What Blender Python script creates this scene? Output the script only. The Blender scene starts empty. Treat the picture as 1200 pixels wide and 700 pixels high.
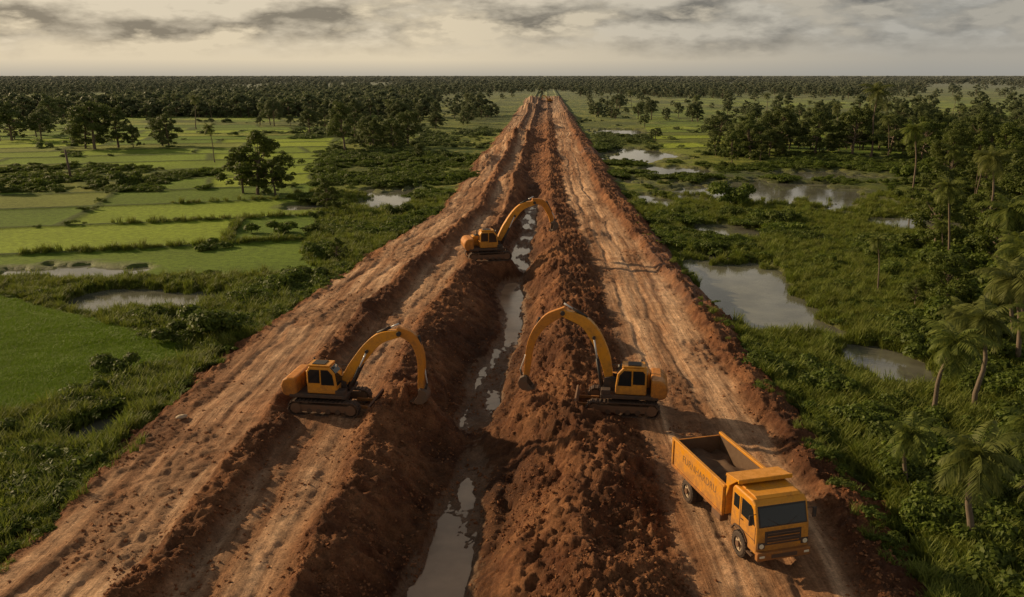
import bpy, bmesh, math, random
import numpy as np
from mathutils import Vector, Matrix
R = math.radians
rng = np.random.default_rng(7)
random.seed(7)
scene = bpy.context.scene
COL = scene.collection
SL = 0.0387      # the road bears slightly east of +Y

# ------------------------------------------------------------ noise
def _hash(ix, iy, seed):
    h = (ix.astype(np.int64)*374761393 + iy.astype(np.int64)*668265263 + seed*1274126177) & 0xffffffff
    h = ((h ^ (h >> 13))*1274126177) & 0xffffffff
    h = h ^ (h >> 16)
    return (h & 0xffffff)/float(0xffffff)
def vn(x, y, seed=0):
    x0 = np.floor(x); y0 = np.floor(y)
    fx = x-x0; fy = y-y0
    fx = fx*fx*(3-2*fx); fy = fy*fy*(3-2*fy)
    a = _hash(x0, y0, seed); b = _hash(x0+1, y0, seed)
    c = _hash(x0, y0+1, seed); d = _hash(x0+1, y0+1, seed)
    return (a*(1-fx)+b*fx)*(1-fy)+(c*(1-fx)+d*fx)*fy
def fbm(x, y, o=4, seed=0, g=0.5):
    s = 0; a = 1; t = 0
    for i in range(o):
        s = s+a*vn(x*math.cos(i)-y*math.sin(i)+17.3*i, x*math.sin(i)+y*math.cos(i)-9.1*i, seed+i*31)
        t += a; a *= g; x = x*2.03; y = y*2.03
    return s/t            # 0..1
def fbs(x, y, o=3, seed=0):   # axis-aligned, for streaks along the road
    s = 0; a = 1; t = 0
    for i in range(o):
        s = s+a*vn(x+11.7*i, y+5.3*i, seed+i*13); t += a; a *= .5; x = x*2.1; y = y*1.7
    return s/t
def ss(a, b, x):
    t = np.clip((x-a)/(b-a), 0, 1)
    return t*t*(3-2*t)
def lerp(a, b, t): return a+(b-a)*t

# ------------------------------------------------------------ terrain
WN = np.array([-25,-23,-21.6,-16,-15.2,-14.4,-13.6,-10.4,-9.4,-8.6,-6.0,-5.4,-3.7,-3.1,-0.8,1.6,3.6,5.4,12.2,13.0,14.0,16.0,18.0])
ZN = np.array([0,.25,1.0,1.1,1.75,1.6,.95,.95,1.6,1.2,-1.0,-1.42,-1.42,-1.0,.7,1.7,1.5,.85,.8,1.35,1.1,-.05,0])
WF = np.array([-17,-15.8,-14.6,-10.5,-9.8,-9.2,-8.6,-6.4,-5.8,-5.0,-3.6,-3.2,-1.7,-1.2,-.2,.9,2.2,3.2,9,10,12,14.3,16])
ZF = np.array([0,.2,.8,.9,1.5,1.4,.7,.6,1.0,.6,-1.0,-1.42,-1.42,-1.0,.4,1.1,.9,.7,.7,1.5,1.2,-.05,0])
TR_Z = -1.27
POND_Z = -0.42
PONDS = [(22.6,82,7.2,15),(46,154,19,20),(32.6,227,11,17),(39,318,10,18),(26.6,58,3.2,4.4),(24,70,2.8,4),(64,178,12,9),(29,112,4.2,6),(36,187,7,9),(24,140,3,7),(56,118,6,6),
         (-20.9,142,4.8,15),(-46.5,88,6.2,5.0),(-34.5,77,7.0,4.6),(-24.3,46.5,1.6,3.0),(-32.8,134,3.4,4),(-27.5,69.5,2.2,1.5)]
PADS = [(-10.6,46.8,3.2,1.15),(6.5,46.8,3.2,1.1),(-2.6,90,3.6,.9)]
MOUNDS = [(-5.3,47.0,1.9,2.0,1.75),(-7.2,44.4,1.5,1.5,.6),(.6,46.9,1.7,2.4,1.15),(3.0,45.0,1.6,1.3,.5),
          (2.7,272,5,10,2.8),(11,500,7,20,4),(9.3,104,2.6,3,.9),(-6,195,3,14,1.6),(4,88,3,5,.7),(24,420,5,20,2.2),(1.5,60,3,5,.4),(13,330,4,9,2.2),(-1,235,3,8,1.8),
          (0,160,2.5,9,1.3),(9,210,2,12,1.0),(16,640,9,22,4),(33,700,7,22,3)]
def profile(x, y):
    w = x-SL*y
    wob = 1.3*(fbm(y*.05, w*.04, 3, 5)-.5)+.8*(fbm(y*.25, w*.25, 2, 9)-.5)
    t = ss(55, 140, y)
    wd = w+wob
    dc = np.interp(y, [25,30,40,51,69,90,120], [-.5,-.1,.6,.4,1.5,.5,0])
    fill = ss(130, 185, y)
    zn, zf = ZN, ZF
    z = np.zeros_like(w)+0.0
    Ws = []
    for i in range(len(WN)):
        k = lerp(WN[i], WF[i], t)
        if 10 <= i <= 13: k = k+dc
        if i in (9, 14): k = k+dc*.5
        Ws.append(k)
    for i in range(len(WN)-1):
        s = np.clip((wd-Ws[i])/(Ws[i+1]-Ws[i]), 0, 1)
        s = lerp(s, s*s*(3-2*s), .6)
        za = lerp(zn[i], zf[i], t); zb = lerp(zn[i+1], zf[i+1], t)
        za = np.where(za < 0, za*(1-fill), za); zb = np.where(zb < 0, zb*(1-fill), zb)
        z = z+(zb-za)*s
    return w, wd, t, z, Ws
def pond_d(x, y):
    d = np.full_like(x, 9.0)
    nz = 1.1*(fbm(x*.13, y*.07, 3, 77)-.5)+1.1*(fbm(x*.45, y*.3, 3, 78)-.5)
    for (cx, cy, rx, ry) in PONDS:
        q = np.sqrt(((x-cx)/rx)**2+((y-cy)/ry)**2)+nz
        d = np.minimum(d, q)
    return d
POLY = [(-90,84),(-50,78.5),(-25.4,62),(-23.6,58.5),(-29,48.5),(-60,40),(-90,40)]
def inpoly(x, y, P):
    c = np.zeros(x.shape, bool)
    for i in range(len(P)):
        x1, y1 = P[i]; x2, y2 = P[i-1]
        if y1 == y2: continue
        c ^= ((y1 > y) != (y2 > y)) & (x < (x2-x1)*(y-y1)/(y2-y1)+x1)
    return c
def fields(x, y):
    wx = x+22*(fbm(x*.012, y*.012, 2, 40)-.5); wy = y+26*(fbm(x*.012, y*.012, 2, 41)-.5)
    a = R(-14)
    u = (wx*math.cos(a)-wy*math.sin(a))/38; v = (wx*math.sin(a)+wy*math.cos(a))/18
    iv = np.floor(v); u = u*(.7+.6*_hash(iv, iv*0, 9))+.37*iv
    iu = np.floor(u)
    br = _hash(iu, iv, 3)
    du = np.minimum(u-iu, 1-(u-iu))*38; dv = np.minimum(v-iv, 1-(v-iv))*18
    bw = .5+np.clip(y-80, 0, 900)*.004
    bund = 1-ss(bw*.5, bw*1.3, np.minimum(du, dv))
    n = fbm(x*.010, y*.008, 3, 50)
    lim = np.where(y < 200, -.24*y+1, -.24*200+1-.08*(y-200))
    left = (x < lim-10*(fbm(x*.05, y*.05, 3, 8)-.5)) & (y > 85) & (y < 1100)
    left &= ((n > .38) | (y < 150)) & (br > .08)
    right = (x > 18+.10*y) & (y > 225) & (y < 1400) & (n > .46)
    m = (left | right).astype(float)
    pn = inpoly(x+2*(fbm(x*.2,y*.2,2,43)-.5), y+2*(fbm(x*.2,y*.2,2,44)-.5), POLY)
    m = np.where(pn, 1.0, m); bund = np.where(pn, 0, bund); br = np.where(pn, .6, br)
    far = np.where(right, .6, 1.0)
    return m, bund, br, far
def terrain(x, y, fine=True):
    w, wd, t, z, Ws = profile(x, y)
    edge = 1.8*(fbm(x*.35, y*.35, 3, 21)-.5)+1.5*(fbm(x*.9, y*.9, 3, 22)-.5)+2.4*(fbm(x*.07, y*.07, 2, 24)-.5)
    dl = lerp(-23.6, -15.9, t); dr = lerp(15.3, 13.4, t)
    dirt = ss(-.6, .6, (wd-dl)+edge)*ss(-.6, .6, (dr-wd)+edge)*(1-ss(740, 860, y))
    def band(a, b, f=.8): return ss(-f, f*.4, wd-a)*ss(-f, f*.4, b-wd)
    tr = np.maximum(np.maximum(band(Ws[2]+.3, Ws[3]-.1), .8*band(Ws[6]+.1, Ws[7])), band(Ws[17]+.5, Ws[18]-.3))
    tr = np.clip(tr, 0, 1)*(1-.5*ss(.52, .66, fbm(x*.3, y*.12, 3, 23)))
    trench = band(Ws[10]-.2, Ws[13]+.2, .5)*(1-ss(140, 200, y))
    rough = dirt*(1-tr)*(1-.75*trench)
    big = fbm(x*.45, y*.45, 4, 61)-.5
    mid = np.abs(fbm(x*1.4, y*1.4, 3, 62)-.5)*2
    sm = fbm(x*3.8, y*3.8, 4, 63, .65)-.5
    hp = ss(-2, 1, wd)*ss(6, 4, wd)
    z = z+rough*(big*(.9+.5*hp)+(.28-mid)*(.30+.06*hp)+sm*(.50+.30*hp))
    slope = band(Ws[8], Ws[10], .6)+.6*band(Ws[19], Ws[21], .6)+.5*hp
    z = z+slope*dirt*.40*(fbm(wd*.5+3*fbm(x*.2, y*.2, 2, 6), y*1.7, 3, 64)-.5)
    rut = fbs(wd*1.7, y*.045, 3, 65)-.5
    z = z+dirt*tr*(.17*rut+.12*(fbm(x*1.1, y*.7, 3, 60)-.5)+.08*(fbm(x*3.2, y*3.2, 3, 67)-.5))
    for c0 in (Ws[2]+1.8, Ws[2]+3.9, Ws[17]+2.0, Ws[17]+4.1, Ws[6]+.9, Ws[6]+2.5):
        z = z-dirt*tr*.12*np.exp(-((wd-c0+1.4*(fbs(y*.03, y*0, 2, 4)-.5))/.27)**2)
    silt = .20*ss(33, 42, y)*(1-ss(62, 85, y))+.12*ss(85, 110, y)
    z = z+trench*(1.0*(fbm(x*.9, y*.22, 4, 68)-.45)+.15*sm+silt)
    g = 1-dirt
    z = z+g*(.30*(fbm(x*.10, y*.10, 3, 71)-.42)+.22*(fbm(x*.6, y*.6, 3, 72)-.5)*(y < 300))
    pd = pond_d(x, y)
    outside = ss(0, 2.5, np.maximum(dl-wd, wd-dr)+1.5)
    fm, bund, br, far = fields(x, y)
    fm = fm*(g > .6)
    z = z*(1-fm*.6*g)+fm*bund*.25
    z = z-outside*.95*(1-ss(.75, 1.12, pd))
    for (cx, cy, rx, ry, h) in MOUNDS:
        z = z+h*np.exp(-((x-cx)/rx)**2-((y-cy)/ry)**2)*(1+.7*(fbm(x*1.1, y*1.1, 3, 80)-.5))
    for (cx, cy, r, h) in PADS:
        k = 1-ss(r*.62, r*1.15, np.hypot(x-cx, (y-cy)*1.25))
        z = lerp(z, h+.12*(fbm(x*2, y*2, 3, 3)-.5), k)
    return z, dirt, tr, trench, pd, fm, bund, br, far, wd

def hz(x, y):
    return float(terrain(np.array([float(x)]), np.array([float(y)]))[0][0])

def attr_node(nt, name):
    n = nt.nodes.new('ShaderNodeAttribute'); n.attribute_name = name; return n
def newmat(name):
    m = bpy.data.materials.new(name); m.use_nodes = True
    nt = m.node_tree; b = nt.nodes['Principled BSDF']
    return m, nt, b
def math_n(nt, op, a, b=None, c=None, clamp=False):
    n = nt.nodes.new('ShaderNodeMath'); n.operation = op; n.use_clamp = clamp
    for i, v in enumerate((a, b, c)):
        if v is None: continue
        if hasattr(v, 'links'): nt.links.new(v, n.inputs[i])
        else: n.inputs[i].default_value = v
    return n.outputs[0]
def mixc(nt, f, a, b, mode='MIX'):
    n = nt.nodes.new('ShaderNodeMix'); n.data_type = 'RGBA'; n.blend_type = mode
    for s, v in ((n.inputs[0], f), (n.inputs[6], a), (n.inputs[7], b)):
        if hasattr(v, 'links'): nt.links.new(v, s)
        else: s.default_value = v if isinstance(v, (int, float)) else (*v, 1)[:4]
    return n.outputs[2]
def noise_n(nt, vec, scale, detail=4, rough=.55):
    n = nt.nodes.new('ShaderNodeTexNoise'); n.inputs['Scale'].default_value = scale
    n.inputs['Detail'].default_value = detail; n.inputs['Roughness'].default_value = rough
    if vec is not None: nt.links.new(vec, n.inputs['Vector'])
    return n.outputs['Fac']
def ramp_n(nt, f, a, b, ta=0., tb=1.):
    n = nt.nodes.new('ShaderNodeMapRange'); n.inputs[1].default_value = a; n.inputs[2].default_value = b
    n.inputs[3].default_value = ta; n.inputs[4].default_value = tb
    nt.links.new(f, n.inputs[0]); return n.outputs[0]
def pos_n(nt):
    return nt.nodes.new('ShaderNodeNewGeometry').outputs['Position']
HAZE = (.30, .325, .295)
def hazed(nt, colr, lo=200, hi=3000, amt=.9):  # aerial haze painted into the base colour by world Y, no volume
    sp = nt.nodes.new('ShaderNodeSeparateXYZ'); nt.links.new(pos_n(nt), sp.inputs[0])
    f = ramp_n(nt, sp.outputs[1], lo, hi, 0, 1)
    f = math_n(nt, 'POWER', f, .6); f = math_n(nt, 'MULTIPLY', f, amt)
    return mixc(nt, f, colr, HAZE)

# ground mesh --------------------------------------------------------
wi = np.arange(-27, 20.01, .105)
def outer(start, sgn):
    o = [start]; 
    while abs(o[-1]-start) < 95: o.append(o[-1]+sgn*.6)
    d = .6
    while abs(o[-1]) < 22000: d *= 1.035; o.append(o[-1]+sgn*d)
    return np.array(o[1:])
cw = np.concatenate([outer(wi[0], -1)[::-1], wi, outer(wi[-1], 1)])
ys = [14.0]
while ys[-1] < 400: ys.append(ys[-1]+max(.13, ys[-1]*.0042))
while ys[-1] < 22000: ys.append(ys[-1]*1.016)
ys = np.array(ys)
Wg, Yg = np.meshgrid(cw, ys)
Xg = Wg+SL*Yg
x = Xg.ravel(); y = Yg.ravel()
z, dirt, tr, trench, pd, fm, bund, br, far, wd = terrain(x, y)
n1 = fbm(x*.07, y*.07, 4, 90); n2 = fbm(x*.6, y*.6, 4, 91); n3 = fbm(x*3, y*3, 2, 92)
def C(*c): return np.array(c)[None, :]
def mx(a, b, t): return a*(1-t[:, None])+b*t[:, None]
grass = mx(C(.055,.090,.012), C(.185,.215,.030), ss(.3,.7, .5*n1+.5*n2))
grass = mx(grass, C(.25,.23,.06), ss(.56,.74,n2)*.5)
grass = mx(grass, C(.050,.068,.014), ss(.5,.68,fbm(x*.035, y*.035, 4, 96))*.55)
pad = mx(C(.090,.160,.014), C(.280,.360,.030), br)
pad = mx(pad, C(.22,.22,.055), (_hash(np.floor(br*97), np.floor(br*31), 2) > .8)*.5)
pad = pad*(.70+.6*n1[:, None])
pad = mx(pad, C(.055,.080,.017), bund*.85)
grass = mx(grass, pad, np.where(far < 1, fm*.7, fm))
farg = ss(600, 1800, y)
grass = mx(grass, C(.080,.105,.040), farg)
wetm = (1-ss(1.0, 1.45, pd))
grass = mx(grass, C(.085,.085,.035), wetm*.6)
streak = fbs(wd*1.3, y*.035, 4, 93)
soil = mx(C(.130,.048,.021), C(.300,.135,.060), ss(.25,.75,.55*n2+.45*n3))
soil = mx(soil, C(.098,.038,.018), ss(.48,.70,fbm(x*.25, y*.25, 3, 95))*.7)
trk = mx(C(.33,.175,.090), C(.66,.43,.265), ss(.3,.7,.75*streak+.25*n2))
trk = mx(trk, soil*1.15, ss(.45,.70,n1*.4+n2*.6)*.6)
soil = mx(soil, trk, tr)
by_height = ss(-.7, .6, z)
soil = mx(soil*.6, soil, np.where(wd < 6, np.where(wd > -9.5, by_height, 1), 1))  # soil gets darker at lower heights around the trench
soil = mx(soil, C(.24,.145,.088), trench*(z < -.9)*.75)
colr = mx(grass, soil, dirt)
colr = np.clip(colr, .005, .9)
nr, nc = Wg.shape
me = bpy.data.meshes.new('terrain')
V = np.stack([x, y, z], 1).astype(np.float32)
i0 = (np.arange(nr-1)[:, None]*nc+np.arange(nc-1)[None, :]).ravel()
F = np.stack([i0, i0+1, i0+nc+1, i0+nc], 1).astype(np.int32)
def fill_mesh(me, V, F):
    k = F.shape[1]
    me.vertices.add(len(V)); me.vertices.foreach_set('co', V.astype(np.float32).ravel())
    me.loops.add(F.size); me.loops.foreach_set('vertex_index', F.astype(np.int32).ravel())
    me.polygons.add(len(F)); me.polygons.foreach_set('loop_start', np.arange(0, F.size, k, dtype=np.int32))
    me.update(calc_edges=True)
fill_mesh(me, V, F)
me.polygons.foreach_set('use_smooth', np.ones(len(F), bool))
a = me.color_attributes.new('Col', 'FLOAT_COLOR', 'POINT')
a.data.foreach_set('color', np.concatenate([colr, np.ones((len(colr), 1))], 1).astype(np.float32).ravel())
for nm, arr in (('dirt', dirt), ('track', tr*dirt), ('wet', np.maximum(trench*ss(-.9,-1.25,z), wetm*.6))):
    a = me.attributes.new(nm, 'FLOAT', 'POINT'); a.data.foreach_set('value', arr.astype(np.float32))
ground = bpy.data.objects.new('ground_terrain', me); COL.objects.link(ground)
m, nt, b = newmat('ground_mat')
P = pos_n(nt)
ca = attr_node(nt, 'Col').outputs['Color']
tm = attr_node(nt, 'track').outputs['Fac']
wm = attr_node(nt, 'wet').outputs['Fac']
na = noise_n(nt, P, 1.3, 8, .65); nb = noise_n(nt, P, 9, 6, .7)
mul = math_n(nt, 'MULTIPLY', ramp_n(nt, na, .3, .7, .66, 1.33), ramp_n(nt, nb, .3, .7, .62, 1.38))
mp = nt.nodes.new('ShaderNodeMapping'); mp.vector_type = 'POINT'
mp.inputs['Rotation'].default_value = (0, 0, SL); mp.inputs['Scale'].default_value = (2.6, .09, 1)
nt.links.new(P, mp.inputs[0])
st = noise_n(nt, mp.outputs[0], 1.6, 7, .7)
stm = mixc(nt, tm, (1, 1, 1), mixc(nt, ramp_n(nt, st, .34, .64), (.58, .50, .44), (1.18, 1.18, 1.18)))
mc = nt.nodes.new('ShaderNodeCombineColor')
for i in range(3): nt.links.new(mul, mc.inputs[i])
cc = mixc(nt, 1.0, ca, mc.outputs[0], 'MULTIPLY')
cc = mixc(nt, 1.0, cc, stm, 'MULTIPLY')
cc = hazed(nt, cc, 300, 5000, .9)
nt.links.new(cc, b.inputs['Base Color'])
rr = math_n(nt, 'SUBTRACT', .95, math_n(nt, 'MULTIPLY', wm, .55))
nt.links.new(rr, b.inputs['Roughness']); b.inputs['Specular IOR Level'].default_value = .25
h = math_n(nt, 'ADD', math_n(nt, 'MULTIPLY', noise_n(nt, P, 3.2, 12, .78), math_n(nt, 'SUBTRACT', 1.0, math_n(nt, 'MULTIPLY', tm, .45))), math_n(nt, 'MULTIPLY', st, math_n(nt, 'MULTIPLY', tm, .45)))
bp = nt.nodes.new('ShaderNodeBump'); bp.inputs['Distance'].default_value = .34; bp.inputs['Strength'].default_value = .95
nt.links.new(h, bp.inputs['Height']); nt.links.new(bp.outputs[0], b.inputs['Normal'])
me.materials.append(m)

# ------------------------------------------------------------ water
def water_mat(name, colr, rough, bump):
    m, nt, b = newmat(name)
    P = pos_n(nt)
    n = noise_n(nt, P, .35, 4)
    nt.links.new(mixc(nt, ramp_n(nt, n, .35, .65), colr, tuple(c*.6 for c in colr)), b.inputs['Base Color'])
    b.inputs['Roughness'].default_value = rough; b.inputs['IOR'].default_value = 1.38
    b.inputs['Specular IOR Level'].default_value = .9
    bp = nt.nodes.new('ShaderNodeBump'); bp.inputs['Distance'].default_value = bump; bp.inputs['Strength'].default_value = .3
    nt.links.new(noise_n(nt, P, 2.5, 4), bp.inputs['Height']); nt.links.new(bp.outputs[0], b.inputs['Normal'])
    return m
WP = water_mat('pond_water_mat', (.17,.17,.13), .06, .012)
WT = water_mat('trench_water_mat', (.44,.29,.18), .20, .02)
for k_, (cx, cy, rx, ry) in enumerate(PONDS):
    bm = bmesh.new()
    vs = [bm.verts.new((cx+1.5*rx*math.cos(k*math.tau/40), cy+1.5*ry*math.sin(k*math.tau/40), 0)) for k in range(40)]
    bm.faces.new(vs); me2 = bpy.data.meshes.new('pond'); bm.to_mesh(me2); me2.materials.append(WP)
    po = bpy.data.objects.new('pond_water', me2); COL.objects.link(po); po.location.z = POND_Z+.004*k_
bm = bmesh.new(); prev = None
for yy in np.arange(14, 175, 4.0):
    c = SL*yy
    a1 = bm.verts.new((c-9, yy, TR_Z)); a2 = bm.verts.new((c+1, yy, TR_Z))
    if prev: bm.faces.new((prev[0], prev[1], a2, a1))
    prev = (a1, a2)
me2 = bpy.data.meshes.new('trench_water'); bm.to_mesh(me2); me2.materials.append(WT)
COL.objects.link(bpy.data.objects.new('trench_water', me2))

# ------------------------------------------------------------ foliage
def leaf_mat(name, c1, c2, c3, haze=True, tlf=.38):
    m, nt, b = newmat(name)
    g = nt.nodes.new('ShaderNodeNewGeometry'); oi = nt.nodes.new('ShaderNodeObjectInfo')
    c = mixc(nt, g.outputs['Random Per Island'], c1, c2)
    c = mixc(nt, math_n(nt, 'MULTIPLY', oi.outputs['Random'], .75), c, c3)
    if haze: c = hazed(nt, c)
    nt.links.new(c, b.inputs['Base Color']); b.inputs['Roughness'].default_value = .6
    b.inputs['Specular IOR Level'].default_value = .25
    tl = nt.nodes.new('ShaderNodeBsdfTranslucent'); nt.links.new(c, tl.inputs['Color'])
    mxs = nt.nodes.new('ShaderNodeMixShader'); mxs.inputs[0].default_value = tlf
    nt.links.new(b.outputs[0], mxs.inputs[1]); nt.links.new(tl.outputs[0], mxs.inputs[2])
    nt.links.new(mxs.outputs[0], nt.nodes['Material Output'].inputs['Surface'])
    return m
M_tree = leaf_mat('tree_leaf', (.055,.090,.012), (.145,.175,.028), (.090,.110,.022))
M_bush = leaf_mat('bush_leaf', (.068,.112,.014), (.170,.220,.030), (.075,.098,.016))
M_grass = leaf_mat('grass_blade', (.095,.150,.018), (.250,.290,.042), (.165,.175,.034))
M_rice = leaf_mat('rice_blade', (.12,.22,.014), (.26,.36,.030), (.17,.26,.02))
M_palm = leaf_mat('palm_leaf', (.075,.112,.018), (.190,.220,.040), (.13,.14,.035))
m, nt, b = newmat('bark'); nt.links.new(mixc(nt, noise_n(nt, pos_n(nt), 6), (.08,.058,.04), (.21,.16,.115)), b.inputs['Base Color']); b.inputs['Roughness'].default_value = .9
M_bark = m

def leaves(centers, radii, n, size, squash=.8, inner=.25, up=.35, elong=1.6):
    centers = np.array(centers, float); radii = np.array(radii, float)
    pr = radii**2/np.sum(radii**2)
    k = rng.choice(len(radii), n, p=pr)
    d = rng.normal(size=(n, 3)); d /= np.linalg.norm(d, axis=1)[:, None]
    d[:, 2] = np.where(d[:, 2] < -.35, -d[:, 2], d[:, 2])
    r = radii[k]*(1-inner*rng.random(n)**1.5)*(1+.12*rng.normal(size=n))
    c = centers[k]+d*r[:, None]*np.array([1, 1, squash])
    nrm = d+rng.normal(size=(n, 3))*.55+np.array([0, 0, up]); nrm /= np.linalg.norm(nrm, axis=1)[:, None]
    t = np.cross(nrm, rng.normal(size=(n, 3))); t /= np.linalg.norm(t, axis=1)[:, None]
    bt = np.cross(nrm, t)
    s = size*(.6+.8*rng.random(n))
    a = t*(s*elong)[:, None]*.5; bb = bt*s[:, None]*.5
    V = np.stack([c-a, c-bb, c+a, c+bb], 1).reshape(-1, 3)
    return V, np.arange(4*n).reshape(n, 4)
def tube(path, rad, k=7):
    path = np.array(path, float); V = []; Fc = []
    for i, p in enumerate(path):
        d = path[min(i+1, len(path)-1)]-path[max(i-1, 0)]; d /= np.linalg.norm(d)
        a = np.cross(d, [0.3, 1, .1]); a /= np.linalg.norm(a); b2 = np.cross(d, a)
        for j in range(k):
            t = j*math.tau/k; V.append(p+rad[i]*(a*math.cos(t)+b2*math.sin(t)))
    for i in range(len(path)-1):
        for j in range(k):
            Fc.append((i*k+j, i*k+(j+1) % k, (i+1)*k+(j+1) % k, (i+1)*k+j))
    return np.array(V), np.array(Fc)
def build(name, parts):
    me = bpy.data.meshes.new(name); off = 0; Vs = []; Fs = []; mi = []; mats = []
    for V, F, mt in parts:
        if mt not in mats: mats.append(mt)
        Vs.append(V); Fs.append(F+off); off += len(V); mi += [mats.index(mt)]*len(F)
    fill_mesh(me, np.concatenate(Vs), np.concatenate(Fs))
    for mt in mats: me.materials.append(mt)
    me.polygons.foreach_set('material_index', np.array(mi, np.int32)); me.update()
    return me
def tree_mesh(name, n=5200, H=10, spread=3.6, size=.30, nl=13, hz0=.36):
    parts = []; cen = []; rad = []
    lean = rng.normal(size=2)*.3
    tp = [(0, 0, -.3), (lean[0]*.3, lean[1]*.3, H*.25), (lean[0], lean[1], H*.55), (lean[0]*1.5, lean[1]*1.5, H*.8)]
    parts.append((*tube(tp, [H*.030, H*.024, H*.016, H*.006]), M_bark))
    for i in range(nl):
        an = i*2.4+rng.random(); hh = H*(hz0+(.9-hz0)*(i/(nl-1)))
        rr = spread*(1.0-.65*abs((i/(nl-1))-.25))*(.55+.6*rng.random())
        if i == nl-1: rr = .3
        e = np.array([math.cos(an)*rr+lean[0], math.sin(an)*rr+lean[1], hh])
        s = np.array([lean[0]*.7, lean[1]*.7, H*(.28+.35*i/nl)])
        parts.append((*tube([s, (s+e)/2+[0, 0, -.2], e], [H*.011, H*.008, H*.003], 5), M_bark))
        cen.append(e); rad.append(H*(.085+.085*rng.random()))
        for q in range(3):
            cen.append(e+rng.normal(size=3)*H*.10*np.array([1, 1, .6])); rad.append(H*(.04+.05*rng.random()))
    parts.append((*leaves(cen, rad, n, size, .75, .4), M_tree))
    return build(name, parts)
def palm_mesh(name, H=6, fl=2.3, nf=20, lean=.6):
    parts = []
    k = 9; tp = [(lean*(i/(k-1))**1.7, .15*math.sin(i), -.3+(H+.3)*i/(k-1)) for i in range(k)]
    parts.append((*tube(tp, [.17-.08*i/(k-1)+(.07 if i == 0 else 0) for i in range(k)], 8), M_bark))
    top = np.array(tp[-1]); V = []; Fc = []
    for f in range(nf):
        az = f*2.399+rng.random()*.4; el = R(70-115*(f/nf)+rng.normal()*10); L = fl*(.7+.5*rng.random())
        p = top.copy(); ns = 15; seg = L/ns; pts = [p.copy()]
        for s in range(ns):
            e2 = el-R(82)*(s/ns)**1.3
            p = p+seg*np.array([math.cos(az)*math.cos(e2), math.sin(az)*math.cos(e2), math.sin(e2)]); pts.append(p.copy())
        pts = np.array(pts)
        parts.append((*tube(pts[::3], [.035, .03, .022, .016, .01, .006][:len(pts[::3])], 4), M_palm))
        side = np.array([-math.sin(az), math.cos(az), 0])
        for s in range(1, ns+1):
            tt = s/ns; ll = L*.26*math.sin(math.pi*min(1, .18+.80*tt))+.1
            d = pts[s]-pts[s-1]; d /= np.linalg.norm(d)
            for sg in (-1, 1):
                for q in (0, .5):
                    o = pts[s]-d*seg*q
                    tip = o+(side*sg*.85+d*.55+np.array([0, 0, -.45-.35*rng.random()]))*ll*(.8+.4*rng.random())
                    w2 = d*.034
                    b0 = len(V); mid = (o+tip)/2+np.array([0, 0, .05])
                    V += [o-w2, mid-w2*1.3, tip, mid+w2*1.3]; Fc.append((b0, b0+1, b0+2, b0+3))
    parts.append((np.array(V), np.array(Fc), M_palm))
    for q in range(5):
        a2 = q*1.3; c = top+np.array([.2*math.cos(a2), .2*math.sin(a2), -.22])
        parts.append((*tube([c+[0,0,-.12], c+[0,0,-.06], c+[0,0,.06], c+[0,0,.12]], [.02, .11, .11, .02], 6), M_bark))
    return build(name, parts)
def bush_mesh(name, n=1100, r=1., size=.16, h=.8, nl=7, mat=None, el=1.8):
    cen = [(rng.normal()*.45*r, rng.normal()*.45*r, h*(.2+.4*rng.random())) for _ in range(nl)]
    rad = [r*(.18+.30*rng.random()) for _ in range(nl)]
    return build(name, [(*leaves(cen, rad, n, size, .8*h, .5, .5, el), mat or M_bush)])
def tuft_mesh(name, n=46, r=.42, h=.5, w=.03, mat=None, spread=.5):
    V = []; Fc = []
    for i in range(n):
        a = rng.random()*math.tau; rr = r*math.sqrt(rng.random()); p = np.array([rr*math.cos(a), rr*math.sin(a), -.05])
        a2 = rng.random()*math.tau; d = np.array([math.cos(a2), math.sin(a2), 0]); sd = np.array([-d[1], d[0], 0])
        L = h*(.6+.7*rng.random()); b0 = len(V)
        m1 = p+np.array([0, 0, L*.6])+d*L*spread*.3; t = p+np.array([0, 0, L*.95])+d*L*spread
        V += [p-sd*w, p+sd*w, m1+sd*w*.8, m1-sd*w*.8, t-sd*w*.2, t+sd*w*.2]
        Fc += [(b0, b0+1, b0+2, b0+3), (b0+3, b0+2, b0+5, b0+4)]
    return build(name, [(np.array(V), np.array(Fc), mat or M_grass)])

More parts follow.
